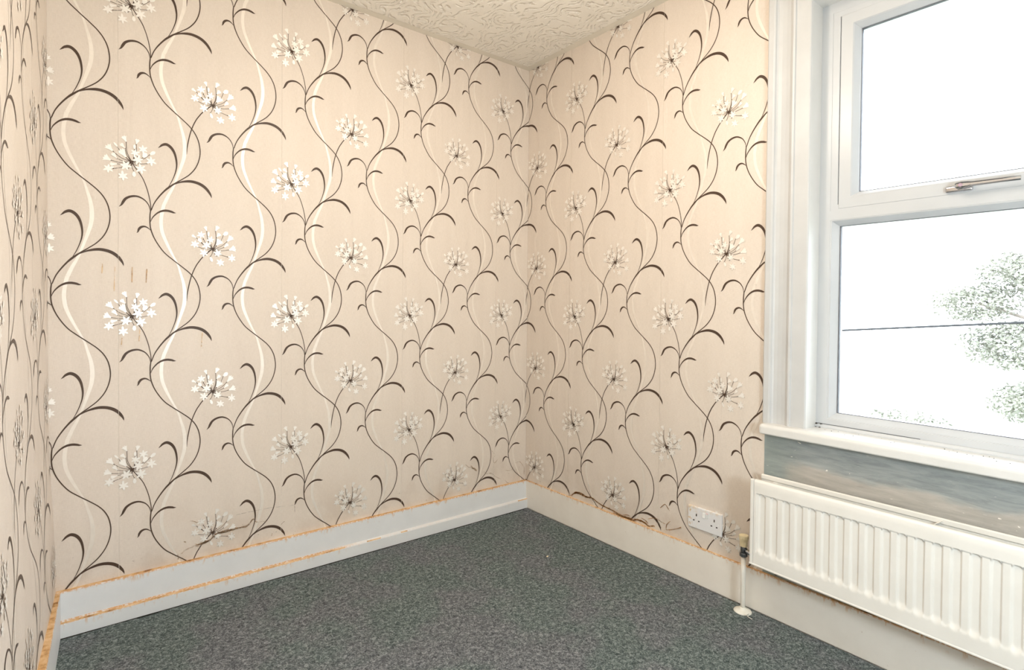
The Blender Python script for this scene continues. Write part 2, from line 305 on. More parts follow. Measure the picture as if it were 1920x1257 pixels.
MOULD=[
 ('b','mould',0.004,6,[(-1.6909,0.179),(-1.6695,0.1837),(-1.6467,0.1947),(-1.6259,0.1972),(-1.6072,0.2003),(-1.5883,0.2035),(-1.5692,0.2147),(-1.5596,0.2244),(-1.5426,0.2256),(-1.523,0.2263),(-1.5032,0.2283),(-1.4831,0.229),(-1.4628,0.2283),(-1.4449,0.231),(-1.432,0.246),(-1.4242,0.2512),(-1.4163,0.2396),(-1.4058,0.2344),(-1.3873,0.2329),(-1.3739,0.2299)]),
 ('b','mould',0.006,6,[(-1.6305,0.1971),(-1.6119,0.1989),(-1.5954,0.2013),(-1.5859,0.2042)]),
 ('b','mould',0.006,7,[(-1.5596,0.2257),(-1.5377,0.2271),(-1.5156,0.2272),(-1.4906,0.2281)]),
 ('b','mould',0.001,2,[(-1.6478,0.2956),(-1.6328,0.2895),(-1.6236,0.2835),(-1.6119,0.2847)]),
 ('b','mould',0.003,3,[(-1.6886,0.181),(-1.6853,0.1698),(-1.6864,0.1623)]),
 ('b','mould',0.003,3,[(-1.6661,0.2218),(-1.6615,0.2181)]),
 ('b','crease',0.0005,1,[(-1.4932,0.2806),(-1.4603,0.2828),(-1.4216,0.2826),(-1.3687,0.2824),(-1.3252,0.2787),(-1.2637,0.2728)]),
 ('b','crease',0.0005,1,[(-1.2637,0.2728),(-1.2622,0.2434)]),
 ('b','mould',0.001,2,[(-1.3195,0.203),(-1.3085,0.2119),(-1.3029,0.2135)]),
 ('b','mould',0.002,2,[(-1.355,0.1659),(-1.3523,0.1766)]),
 ('b','mould',0.006,6,[(-0.3715,0.2856),(-0.3626,0.273),(-0.349,0.266),(-0.3354,0.2534)]),
 ('b','mould',0.001,2,[(-0.4065,0.3009),(-0.3874,0.282),(-0.3722,0.2794)]),
 ('b','mould',0.001,2,[(-0.231,0.3204),(-0.2265,0.2839),(-0.2183,0.2761),(-0.2021,0.2898)]),
 ('b','mould',0.001,2,[(-0.2902,0.243),(-0.2702,0.2266),(-0.2421,0.2248),(-0.2093,0.1994),(-0.172,0.1795)]),
 ('b','mould',0.0015,3,[(-0.149,0.1719),(-0.1341,0.1559),(-0.1171,0.1494)]),
 ('b','mould',0.001,2,[(-0.084,0.2505),(-0.0494,0.2549),(-0.0272,0.2343),(-0.0159,0.2154)]),
 ('b','mould',0.001,2,[(-0.1517,0.2254),(-0.1178,0.2178),(-0.0966,0.2225),(-0.0924,0.2352)]),
 ('b','mould',0.003,4,[(-0.0138,0.2218),(-0.0144,0.1947),(-0.0154,0.1745)]),
 ('b','mould',0.001,1,[(-0.2474,0.3522),(-0.2188,0.3218),(-0.2167,0.3149),(-0.2268,0.31)]),
 ('r','mould',0.003,4,[(0.3197,0.1414),(0.3606,0.1601),(0.3905,0.1829),(0.4299,0.1864),(0.4591,0.1802),(0.497,0.1838),(0.5343,0.1734),(0.5618,0.1675),(0.5976,0.1643),(0.6326,0.1611),(0.6669,0.1547),(0.6922,0.1525)]),
 ('r','mould',0.004,5,[(0.3606,0.1593),(0.3905,0.1792),(0.43,0.1811),(0.4591,0.1785),(0.4877,0.1811)]),
 ('r','mould',0.007,8,[(0.6326,0.1577),(0.667,0.1514),(0.7005,0.1517),(0.7333,0.1537),(0.7615,0.1511)]),
 ('r','mould',0.001,2,[(0.6838,0.1565),(0.7086,0.1658),(0.729,0.1671)]),
 ('r','mould',0.004,6,[(0.7494,0.1571),(0.7811,0.1638),(0.8124,0.1608),(0.8316,0.1543),(0.8617,0.1639)]),
 ('r','mould',0.002,3,[(0.7888,0.179),(0.8122,0.1735),(0.8277,0.1657)]),
 ('r','mould',0.001,2,[(0.8274,0.1846),(0.8574,0.1971),(0.876,0.1982),(0.8945,0.1931),(0.9162,0.1907)]),
 ('r','mould',0.001,2,[(0.9094,0.1639),(0.945,0.1755),(0.9727,0.1891),(0.9932,0.2002)]),
 ('r','mould',0.0015,3,[(0.9202,0.1704),(0.9234,0.1899),(0.9409,0.2108)]),
 ('r','mould',0.002,2,[(0.983,0.1957),(0.9918,0.2004)]),
 ('r','mould',0.001,2,[(0.8863,0.2465),(0.9007,0.2631),(0.915,0.2735),(0.9295,0.2593),(0.951,0.2444)]),
 ('b','drip',0.0006,2,[(-1.8263,1.2331),(-1.8274,1.1786)]),
 ('b','drip',0.0006,2,[(-1.7822,1.2353),(-1.785,1.18)]),
 ('b','drip',0.0006,1,[(-1.8763,1.2324),(-1.879,1.1461)]),
 ('b','drip',0.0006,1,[(-1.9114,1.2397),(-1.9129,1.2062)]),
 ('b','drip',0.0006,1,[(-1.8039,1.0153),(-1.8067,0.9711)]),
 ('b','drip',0.0006,1,[(-1.8563,0.9851),(-1.8589,0.9541)]),
 ('b','drip',0.0006,1,[(-1.6063,0.9985),(-1.6093,0.9449)]),
]
PU, PV = .54883, .54103          # repeat of the pattern, across and down
U0, V0 = -1.82634, 2.14179       # one hub of the left-leaning flower head on the unrolled walls
SEAM = -.2200                    # one seam between two drops of paper
XL, HS, HC = -2.058, .1486, 2.4
YARCH, YR0, YR1 = -1.3310, -1.476, -2.236
ZSILL, ZHEAD = .697, 2.145
YREAR = -3.0

def left_x(y, z):                # the left wall leaves the corner at a slight angle and bulges at its foot
    k = min(1, max(0, (.75 - z)/.62)); k = k*k*(3-2*k)
    return XL + .06*y + .018*k
def on_back(u, z, h): return (u, -h, z)
def on_right(u, z, h): return (-h, -u, z)
def on_left(u, z, h):
    y = u - XL
    return (left_x(y, z) + h, y, z)

def spline(pts, sub=5):
    out = []
    n = len(pts)
    for i in range(n-1):
        p0, p1, p2, p3 = pts[max(i-1, 0)], pts[i], pts[i+1], pts[min(i+2, n-1)]
        for k in range(sub):
            t = k/sub
            out.append([.5*((2*p1[j]) + (-p0[j]+p2[j])*t + (2*p0[j]-5*p1[j]+4*p2[j]-p3[j])*t*t + (-p0[j]+3*p1[j]-3*p2[j]+p3[j])*t**3) for j in range(len(p1))])
    out.append(list(pts[-1])); return out
def strip_poly(pts):
    """left and right outline of a tapering band"""
    L, R = [], []
    for i, p in enumerate(pts):
        a, b = pts[max(i-1, 0)], pts[min(i+1, len(pts)-1)]
        dx, dy = b[0]-a[0], b[1]-a[1]; d = math.hypot(dx, dy) or 1
        nx, ny = -dy/d*p[2]/2, dx/d*p[2]/2
        L.append((p[0]+nx, p[1]+ny)); R.append((p[0]-nx, p[1]-ny))
    return L, R
class Print2D:                   # a bag of flat quads and fans in pattern millimetres
    def __init__(s): s.quads = []; s.e = 0
    def band(s, pts, sub=5):
        L, R = strip_poly(spline(pts, sub) if sub > 1 else pts); s.e += 1
        for i in range(len(L)-1): s.quads.append((s.e % 24, (L[i], R[i], R[i+1], L[i+1])))
    def fan(s, c, ring):
        s.e += 1
        for i in range(len(ring)): s.quads.append((s.e % 24, (c, ring[i], ring[(i+1) % len(ring)])))
VINE, RIBBON, PEDICEL, FLORET, HUB = Print2D(), Print2D(), Print2D(), Print2D(), Print2D()
for k in ('stem', 'tall', 'long_right', 'long_left', 'short_right', 'small_left'):
    pts = [list(p) for p in CELL[k]]
    VINE.band(pts)
rb = [p for p in spline(CELL['ribbon'], 5) if p[1] > 404.6-541.03]
rb.append([rb[0][0], 404.6-541.03, rb[0][2]])
RIBBON.band(rb, 1)
STALK = Print2D(); STALK.band(CELL['stalk_a']); STALK.band(CELL['stalk_b'])
rp = random.Random(4)
def star(c, r, a0, n=6):
    ring = []
    for k in range(n):
        a = a0 + 2*math.pi*k/n; rr = r*rp.uniform(.88, 1.1)
        ring += [(c[0]+.40*r*math.cos(a-math.pi/n), c[1]+.40*r*math.sin(a-math.pi/n)), (c[0]+.72*rr*math.cos(a-.24), c[1]+.72*rr*math.sin(a-.24)),
                 (c[0]+rr*math.cos(a), c[1]+rr*math.sin(a)), (c[0]+.72*rr*math.cos(a+.24), c[1]+.72*rr*math.sin(a+.24))]
    FLORET.fan(c, ring)
def bell(b, c, r, teeth=4, spread=1.0):
    dx, dy = c[0]-b[0], c[1]-b[1]; L = math.hypot(dx, dy); dx, dy = dx/L, dy/L; nx, ny = -dy, dx
    w = r*.78*spread; H = L*1.25
    def P(t, s): return (b[0]+dx*t*H+nx*s*w, b[1]+dy*t*H+ny*s*w)
    ring = [P(0, -.16), P(.30, -.34), P(.62, -.72)]
    for k in range(teeth):
        s0 = -1 + 2*k/(teeth-1); arc = 1 - .16*s0*s0
        ring.append(P(arc, s0))
        if k < teeth-1:
            s1 = s0 + 1/(teeth-1); ring.append(P(.80*(1-.10*s1*s1), s1*.9))
    ring += [P(.62, .72), P(.30, .34), P(0, .16)]
    FLORET.fan(P(.55, 0), ring)
def bud(b, c, r):
    dx, dy = c[0]-b[0], c[1]-b[1]; nx, ny = -dy, dx; L = math.hypot(dx, dy); nx, ny = nx/L*r, ny/L*r
    ring = []
    for t, s in ((0, -.25), (.3, -.7), (.6, -.9), (.85, -.6), (1, 0), (.85, .6), (.6, .9), (.3, .7), (0, .25)):
        ring.append((b[0]+dx*t+nx*s, b[1]+dy*t+ny*s))
    FLORET.fan((b[0]+dx*.5, b[1]+dy*.5), ring)
for key, hub in (('florets_a', (0, 0)), ('florets_b', CELL['hub_b'])):
    ox, oy = hub
    for typ, b, c, r in CELL[key]:
        c = (c[0]+ox, c[1]+oy)
        b = (b[0]+ox, b[1]+oy) if b else None
        if typ == 'star': star(c, r, rp.uniform(0, 6))
        elif typ == 'bell': bell(b, c, r)
        elif typ == 'crown': bell(b, (b[0]+(c[0]-b[0])*1.15, b[1]+(c[1]-b[1])*1.15), r*1.25, 5)
        else: bud(b, c, r)
        e = b or (c[0]*.55+ox*.45, c[1]*.55+oy*.45)
        mx, my = (e[0]+ox)/2, (e[1]+oy)/2; L = math.hypot(e[0]-ox, e[1]-oy); sgn = 1 if e[0] > ox else -1
        mid = (mx + .09*(e[1]-oy)*sgn, my - .09*(e[0]-ox)*sgn + 0.0)
        PEDICEL.band([(ox, oy, 1.9), (*mid, 1.35), (*e, 1.5)], 4)
        if b: PEDICEL.fan(e, [(e[0]+1.9*math.cos(a), e[1]+1.9*math.sin(a)) for a in (0, 1.05, 2.1, 3.14, 4.2, 5.25)])
    HUB.fan((ox, oy), [(ox+(7 if k % 2 else 2.6)*math.cos(k*math.pi/7+.3), oy+(7 if k % 2 else 2.6)*math.sin(k*math.pi/7+.3)) for k in range(14)])

def print_mesh(prints, u0, u1, z0, z1, mp, h, dense=0):
    """tile the repeat over u0..u1, z0..z1, cut it at that outline and lay it on the wall at height h"""
    bm = bmesh.new()
    i0, i1 = math.floor((u0-U0)/PU)-1, math.ceil((u1-U0)/PU)+1
    j0, j1 = math.floor((V0-z1)/PV)-2, math.ceil((V0-z0)/PV)+2
    for pr, offs in prints:
        for i in range(i0, i1+1):
            for j in range(j0, j1+1):
                for du, dv in offs:
                    bu, bz = U0+i*PU+du, V0-j*PV+dv
                    if bu > u1+.4 or bu < u0-.4 or bz > z1+.5 or bz < z0-.5: continue
                    for el, q in pr.quads:
                        xs = [bu+p[0]*.001 for p in q]; zs = [bz+p[1]*.001 for p in q]
                        if max(xs) < u0 or min(xs) > u1 or max(zs) < z0 or min(zs) > z1: continue
                        bm.faces.new([bm.verts.new((x, el*1.2e-5, z)) for x, z in zip(xs, zs)])
    for co, no in (((u0, 0, 0), (-1, 0, 0)), ((u1, 0, 0), (1, 0, 0)), ((0, 0, z0), (0, 0, -1)), ((0, 0, z1), (0, 0, 1))):
        bmesh.ops.bisect_plane(bm, geom=list(bm.verts)+list(bm.edges)+list(bm.faces), plane_co=co, plane_no=no, clear_outer=True, dist=1e-6)
    for v in bm.verts: v.co = mp(v.co.x, v.co.z, h + v.co.y)
    bmesh.ops.remove_doubles(bm, verts=list(bm.verts), dist=1e-6)
    return bm
V2 = (.2725, PV/2)               # the second vine of the repeat: the same plant without flower heads
BOTH = [(0, 0), V2]; ONE = [(0, 0)]

def paper_drop(u0, u1, z0, z1, mp, wall, printed=True):
    a, b = u0+.0007, u1-.0007
    bm = bmesh.new(); nz = 24; nu = 6; H = .0012
    def V(u, z, h): return bm.verts.new(mp(u, z, h))
    g = [[V(a+(b-a)*i/nu, z0+(z1-z0)*j/nz, H) for i in range(nu+1)] for j in range(nz+1)]
    for j in range(nz):
        for i in range(nu): bm.faces.new((g[j][i], g[j][i+1], g[j+1][i+1], g[j+1][i]))
    for u, i in ((a, 0), (b, nu)):          # turned edges at the seams
        e = [V(u, z0+(z1-z0)*j/nz, 0) for j in range(nz+1)]
        for j in range(nz): bm.faces.new((e[j], g[j][i], g[j+1][i], e[j+1]))
    bmesh.ops.recalc_face_normals(bm, faces=list(bm.faces))
    s = link('wallpaper_drop', bm, M_wallpaper, wall)
    if printed:
        link('printed_ribbon', print_mesh([(RIBBON, BOTH)], a, b, z0, z1, mp, H+.0003), M_ribbon, s)
        link('printed_vine', print_mesh([(VINE, BOTH), (STALK, ONE)], a, b, z0, z1, mp, H+.0007), M_brown, s)
        link('printed_flower_stalk', print_mesh([(PEDICEL, ONE)], a, b, z0, z1, mp, H+.0011), M_brown, s)
        link('printed_blossom', print_mesh([(FLORET, ONE)], a, b, z0, z1, mp, H+.0015), M_pearl, s)
        link('printed_flower_heart', print_mesh([(HUB, ONE)], a, b, z0, z1, mp, H+.0020), M_brown, s)
    return s

# ---------------------------------------------------------------- walls
def structure(o, label, cat):
    return tag(o, label, cat, kind='structure')
bm = bmesh.new(); box(bm, -2.40, .25, 0, .10, -.05, HC)
wall_back = structure(link('wall_back', bm, M_plaster), 'long flower-papered wall with two-step skirting, running left of the corner', 'wall')
bm = bmesh.new()
box(bm, 0, .25, YR0+.006, 0, -.05, HC); box(bm, 0, .25, YREAR, YR1-.006, -.05, HC)
box(bm, 0, .25, YR1-.006, YR0+.006, -.05, .66); box(bm, 0, .25, YR1-.006, YR0+.006, ZHEAD+.01, HC)
wall_right = structure(link('wall_right', bm, M_plaster), 'flower-papered wall holding the window, radiator and power socket', 'wall')
bm = bmesh.new()
nz, ny = 24, 12
g = [[bm.verts.new((left_x(YREAR*i/ny, HC*j/nz), YREAR*i/ny, HC*j/nz)) for i in range(ny+1)] for j in range(nz+1)]
o_ = [[bm.verts.new((left_x(YREAR*i/ny, HC)-.12, YREAR*i/ny, HC*j/nz)) for i in range(ny+1)] for j in (0, nz)]
for j in range(nz):
    for i in range(ny): bm.faces.new((g[j][i], g[j][i+1], g[j+1][i+1], g[j+1][i]))
for i in range(ny):
    bm.faces.new((o_[0][i], o_[1][i], o_[1][i+1], o_[0][i+1]))
    bm.faces.new((g[0][i], o_[0][i], o_[0][i+1], g[0][i+1])); bm.faces.new((g[nz][i], g[nz][i+1], o_[1][i+1], o_[1][i]))
bmesh.ops.recalc_face_normals(bm, faces=list(bm.faces))
wall_left = structure(link('wall_left', bm, M_plaster), 'narrow slice of flower-papered wall at the left edge, seen almost edge-on', 'wall')
bm = bmesh.new(); box(bm, -2.40, .25, YREAR-.1, YREAR, -.05, HC)
wall_rear = structure(link('wall_rear', bm, M_wallpaper), 'papered wall closing the room behind the camera', 'wall')

def drops(lo, hi, mp, wall, z0=HS-.002, z1=HC):
    k = math.floor((lo-SEAM)/PU); u = SEAM+k*PU
    while u < hi:
        a, b = max(lo, u), min(hi, u+PU)
        if b-a > .003: paper_drop(a, b, z0, z1, mp, wall)
        u += PU
drops(XL, -.0005, on_back, wall_back)
drops(.0015, -YARCH, on_right, wall_right)
drops(XL-1.9, XL-.0015, on_left, wall_left)
paper_drop(2.384, -YREAR, HS, HC, on_right, wall_right)

# bare old paint under the sill
bm = bmesh.new(); box(bm, -.0006, 0, -2.384, YARCH, .13, .665)
link('bare_painted_patch', bm, M_bare, wall_right)['label'] = 'bare grey-green old paint between sill and radiator'

# mould, dust fluff, drips and creases on the papers
rm = random.Random(11)
def stain_mesh(bm, pts, spread, n, w, mp, h):
    for s in range(n):
        ph = rm.uniform(0, 50); off = rm.uniform(-1, 1)*spread
        q = []
        base = spline([list(p) for p in pts], 6)
        lo = 0 if n == 1 else rm.randint(0, len(base)//4); hi = len(base) if n == 1 else len(base)-rm.randint(0, len(base)//4)
        for i, p in enumerate(base[lo:hi]):
            j = mnoise.noise((i*.45+ph, s*3.1, 0))*spread*1.3
            q.append((p[0]+mnoise.noise((i*.5, ph, 7))*spread, p[1]+off*.6+j, w*rm.uniform(.4, 1.3)))
        if len(q) < 3: continue
        L, R = strip_poly(q)
        l = [bm.verts.new(mp(*p, h)) for p in L]; r = [bm.verts.new(mp(*p, h)) for p in R]
        for i in range(len(l)-1): bm.faces.new((l[i], r[i], r[i+1], l[i+1]))
for wall, key, mp in ((wall_back, 'b', on_back), (wall_right, 'r', on_right)):
    for kind, mat, nm, w in (('mould', M_mould if key == 'b' else M_orange_mould, 'mould_streak', .0011 if key == 'b' else .0019), ('drip', M_drip, 'drip_stain', .0032), ('crease', M_crease, 'paper_crease', .0012)):
        bm = bmesh.new(); cnt = 0
        for k, kd, sp, n, pts in MOULD:
            if kd == 'mould': n = n*2 if key == 'b' else (n*3 if n > 3 else n*2)
            if k == key and kd == kind: stain_mesh(bm, pts, sp, n, w, mp, .0036); cnt += 1
        if cnt:
            o = link(nm, bm, mat, wall); o['kind'] = 'stuff'
        else: bm.free()

# ---------------------------------------------------------------- floor and ceiling
bm = bmesh.new(); box(bm, -2.40, .25, YREAR-.1, .1, -.08, -.012)
nx, ny = 90, 110
x0, x1 = -2.30, -.0168; y0, y1 = YREAR, -.0360
def fray(t, s): return .0022*mnoise.noise((t*70, s, 0)) + .003*mnoise.noise((t*12, s, 5))
g = []
for j in range(ny+1):
    row = []
    for i in range(nx+1):
        x = x0+(x1-x0)*i/nx; y = y0+(y1-y0)*j/ny
        if i == nx: x += fray(y, 1)
        if j == ny: y += fray(x, 2)
        row.append(bm.verts.new((x, y, .0015*mnoise.noise((x*6, y*6, 0)))))
    g.append(row)
for j in range(ny):
    for i in range(nx): bm.faces.new((g[j][i], g[j][i+1], g[j+1][i+1], g[j+1][i])).material_index = 1
floor = structure(link('floor', bm, [M_sub, M_carpet]), 'fitted grey-green speckled carpet covering the whole floor', 'floor')

bm = bmesh.new(); box(bm, -2.40, .25, YREAR-.1, .1, HC, HC+.1)
ceiling = structure(link('ceiling', bm, M_border), 'beige ceiling with a smooth border round its stippled field', 'ceiling')
bm = bmesh.new(); box(bm, -2.30, -.046, YREAR, -.046, HC-.004, HC+.001)
bmesh.ops.bevel(bm, geom=[e for e in bm.edges if all(v.co.z < HC-.002 for v in e.verts)], offset=.002, segments=2, profile=.5, affect='EDGES')
link('stippled_field', bm, M_artex, ceiling)

# ---------------------------------------------------------------- skirtings
bm = bmesh.new()
prism(bm, [(0, 0), (0, HS), (-.016, HS), (-.0178, HS-.003), (-.0178, .053), (-.0178, 0)], -2.075, -.0005, 'x')
for f in bm.faces:
    if f.normal.z > .7: f.material_index = 1
base_back = structure(link('baseboard_back', bm, [M_skirt_back, M_dust]), 'white two-step skirting with a dusty orange top edge', 'baseboard')
bm = bmesh.new()
n = 60
def tier(x): return .0005*mnoise.noise((x*9, 0, 3))
rows = []
for i in range(n+1):
    x = -2.030 + 2.0215*i/n
    rows.append([bm.verts.new(p) for p in ((x, -.0178, .0545+tier(x)), (x, -.0255, .0515+tier(x)), (x, -.0290, .0475), (x, -.0296, .0445), (x, -.0296, 0), (x, -.0178, 0))])
for a, b in zip(rows, rows[1:]):
    for k in range(5):
        f = bm.faces.new((a[k], a[k+1], b[k+1], b[k]))
        xm = (a[0].co.x+b[0].co.x)/2
        if k == 1 and (xm < -1.05 or (xm < -.6 and int(xm*71) % 3 == 0) or xm > -.08): f.material_index = 1
bm.faces.new(rows[0]); bm.faces.new(rows[-1][::-1])
bmesh.ops.recalc_face_normals(bm, faces=list(bm.faces))
link('lower_step', bm, [M_skirt_tier, M_dust], base_back)
bm = bmesh.new()
prism(bm, [(0, 0), (0, HS), (-.0095, HS), (-.0108, HS-.002), (-.0108, 0)], YREAR, -.0005, 'y')
for f in bm.faces:
    if f.normal.z > .7: f.material_index = 1
base_right = structure(link('baseboard_right', bm, [M_skirt_right, M_dust]), 'plain cream skirting running under the socket and radiator', 'baseboard')
bm = bmesh.new()
rows = []
for i in range(21):
    y = -.0185 + (YREAR+.0185)*i/20; xw = left_x(y, HS)
    rows.append([bm.verts.new(p) for p in ((xw-.01, y, HS), (-2.0275+.046*y, y, HS), (-2.0262+.046*y, y, HS-.003), (-2.0262+.046*y, y, 0), (xw-.01, y, 0))])
for a, b in zip(rows, rows[1:]):
    for k in range(5):
        f = bm.faces.new((a[k], a[(k+1) % 5], b[(k+1) % 5], b[k])); f.material_index = 1 if k == 0 else 0
bm.faces.new(rows[0]); bm.faces.new(rows[-1][::-1])
bmesh.ops.recalc_face_normals(bm, faces=list(bm.faces))
base_left = structure(link('baseboard_left', bm, [M_skirt_back, M_dust]), 'white skirting seen from above with thick orange dust', 'baseboard')

# ---------------------------------------------------------------- window
def ring_mesh(bm, y0, y1, z0, z1, prof):
    """four-sided frame; prof = (inset from the outline, x)"""
    loops = []
    for d, x in prof:
        loops.append([bm.verts.new(p) for p in ((x, y0-d, z0+d), (x, y1+d, z0+d), (x, y1+d, z1-d), (x, y0-d, z1-d))])
    for a, b in zip(loops, loops[1:]):
        for k in range(4): bm.faces.new((a[k], a[(k+1) % 4], b[(k+1) % 4], b[k]))
    a, b = loops[-1], loops[0]
    for k in range(4): bm.faces.new((a[k], a[(k+1) % 4], b[(k+1) % 4], b[k]))
    bmesh.ops.recalc_face_normals(bm, faces=list(bm.faces))
win = structure(empty('window_1', (0, 0, 0)), 'white plastic window with a top-hung casement over a fixed pane', 'window')
FX = .066
ZT0, ZT1 = 1.409, 1.4415                              # transom face
SA = .0585                                            # casement set in from the frame outline
bm = bmesh.new()
ring_mesh(bm, YR0, YR1, ZSILL-.002, ZHEAD, [(0, .13), (0, FX), (.034, FX), (.036, FX+.002), (.036, .13)])
link('outer_frame', bm, M_upvc, win)
bm = bmesh.new(); box(bm, FX, .13, YR0-.034, YR1+.034, ZT0, ZT1)
link('transom', bm, M_upvc, win)
bm = bmesh.new()
ring_mesh(bm, YR0-.0355, YR1+.0355, ZT1-.002, ZHEAD-.0315, [(0, .125), (0, FX+.0004), (.0205, FX+.0004), (.0215, FX+.0015), (.0215, .125)])
link('frame_lip', bm, M_upvc, win)
bm = bmesh.new()
ring_mesh(bm, YR0-.036, YR1+.036, .697+.032, ZT0+.0005, [(0, .12), (0, FX+.0015), (.0035, FX+.0015), (.006, FX+.005), (.019, .090), (.0215, .096), (.0215, .12)])
link('glazing_bead', bm, M_upvc, win)
bm = bmesh.new(); box(bm, .1, .104, YR0-.05, YR1+.05, .74, ZT0-.012)
link('lower_pane', bm, M_glass, win)['label'] = 'fixed lower glass pane'
bm = bmesh.new()
ring_mesh(bm, YR0-.0567, YR1+.0567, .748, ZT0-.0185, [(0, .094), (0, .0915), (.0024, .0915), (.0024, .104)])
link('rubber_seal', bm, M_seal, win)
cas = bmesh.new()
ring_mesh(cas, YR0-SA-.0005, YR1+SA+.0005, 1.4455, 2.0935, [(0, .125), (0, FX+.001), (.002, FX-.001), (.036, FX-.001), (.0395, FX+.002), (.052, .088), (.0535, .094), (.0535, .12)])
casement = link('casement_sash', cas, M_upvc, win)
bm = bmesh.new(); box(bm, .1, .104, YR0-SA-.04, YR1+SA+.04, 1.485, 2.055)
link('casement_pane', bm, M_glass, casement)['label'] = 'upper glass pane'
bm = bmesh.new()
ring_mesh(bm, YR0-SA-.053, YR1+SA+.053, 1.4985, 2.0405, [(0, .094), (0, .0925), (.0022, .0925), (.0022, .104)])
link('casement_seal', bm, M_seal, casement)
# handle
hb = bmesh.new(); box(hb, FX-.013, FX, -1.826, -1.890, 1.4505, 1.4695); bevelled(hb, .005, 3)
handle = link('casement_handle', hb, M_chrome, win, True); handle['label'] = 'chrome lever handle on the casement rail'
bm = bmesh.new()
pv = (-1.866, 1.4645)
lev = []
for t, hx, hz in ((-.012, .004, .0055), (-.008, .007, .0085), (.004, .0085, .0095), (.016, .008, .0085), (.026, .006, .0062), (.09, .0052, .0056), (.118, .005, .006), (.128, .0042, .0062)):
    xc = .036 if t < .02 else .034 + .004*(t-.02)/.1
    lev.append([bm.verts.new(p) for p in ((xc-hx, pv[0]-t, pv[1]-hz*.45), (xc-hx, pv[0]-t, pv[1]+hz*.45), (xc-hx*.4, pv[0]-t, pv[1]+hz), (xc+hx, pv[0]-t, pv[1]+hz), (xc+hx, pv[0]-t, pv[1]-hz), (xc-hx*.4, pv[0]-t, pv[1]-hz))])
for a, b in zip(lev, lev[1:]):
    for k in range(6): bm.faces.new((a[k], a[(k+1) % 6], b[(k+1) % 6], b[k]))
bm.faces.new(lev[0]); bm.faces.new(lev[-1][::-1])
box(bm, .036, FX-.01, pv[0]-.010, pv[0]+.008, pv[1]-.009, pv[1]+.006)
bmesh.ops.recalc_face_normals(bm, faces=list(bm.faces))
link('lever', bm, M_chrome, handle)
bm = bmesh.new()
tube(bm, [(.0285, pv[0]-.002, pv[1]), (.0262, pv[0]-.002, pv[1])], .0052, 16)
link('lock_button', bm, M_button, handle)
# sill
bm = bmesh.new()
prof = [(FX+.02, ZSILL), (FX+.02, .661)]
for cx, cz, rr, a0 in ((-.049, .667, .006, -90), (-.042, .684, .013, -180)):
    for k in range(6):
        a = math.radians(a0 - 90*k/5); prof.append((cx+math.cos(a)*rr, cz+math.sin(a)*rr))
prism(bm, prof, -1.334, YR1-.160, 'y')
bmesh.ops.bevel(bm, geom=[e for e in bm.edges if all(abs(v.co.y+1.334) < 1e-4 for v in e.verts)], offset=.010, segments=3, profile=.5, affect='EDGES')
link('window_sill', bm, M_sill, win)
bm = bmesh.new()
prism(bm, [(FX+.001, ZSILL), (FX-.010, ZSILL), (FX-.0095, ZSILL+.004), (FX-.004, ZSILL+.011), (FX+.001, ZSILL+.012)], YR0, YR1, 'y')
link('sill_fillet', bm, M_upvc, win)
# crumbs of dirt in the sill corner
bm = bmesh.new(); rc = random.Random(3)
def crumb(bm, x, y, z, s):
    vs_ = bmesh.ops.create_icosphere(bm, subdivisions=1, radius=s, matrix=Matrix.Translation((x, y, z)))['verts']
    for v in vs_: v.co += Vector((rc.uniform(-.3, .3)*s, rc.uniform(-.3, .3)*s, rc.uniform(-.3, .3)*s))
for k in range(16): crumb(bm, FX-.006-rc.random()*.012, YR0-.003-abs(rc.gauss(0, .012)), ZSILL+.001+.012*(rc.random() < .4), rc.uniform(.0008, .0022))
for k in range(26): crumb(bm, FX-.014-rc.random()*.07, YR0-.01-rc.random()*.6, ZSILL+.0006, rc.uniform(.0005, .0013))
link('dirt_specks', bm, M_hole, win)['kind'] = 'stuff'
# dark line of mould where the frame meets the sill
bm = bmesh.new(); box(bm, FX-.0012, FX, YR0, YR0-.30, ZSILL+.011, ZSILL+.0135)
link('sill_joint', bm, M_seal, win)

# moulded architrave and plain jamb lining
d_h = [(0, 0), (0, .019), (.004, .022), (.020, .022), (.026, .020), (.029, .014), (.034, .011), (.046, .010), (.062, .011), (.076, .014), (.082, .019), (.088, .0225), (.094, .0215), (.0965, .016), (.140, .016), (.143, .0145), (.1445, .012), (.1445, 0)]
bm = bmesh.new()
loops = []
for yv, sgn, zz in ((YARCH, -1, 'L'), (2*(YR0+YR1)/2-YARCH, 1, 'R')):
    pass
ytop = ZHEAD+.145
yl, yr = YARCH, YR0+YR1-YARCH
A = [[bm.verts.new((-h, yl-d, ZSILL-.001)) for d, h in d_h], [bm.verts.new((-h, yl-d, ytop-d)) for d, h in d_h],
     [bm.verts.new((-h, yr+d, ytop-d)) for d, h in d_h], [bm.verts.new((-h, yr+d, ZSILL-.001)) for d, h in d_h]]
for a, b in zip(A, A[1:]):
    for k in range(len(d_h)-1): bm.faces.new((a[k], a[k+1], b[k+1], b[k]))
bmesh.ops.recalc_face_normals(bm, faces=list(bm.faces))
structure(link('trim_1', bm, M_trim), 'cream painted moulded architrave framing the window', 'trim')
bm = bmesh.new()
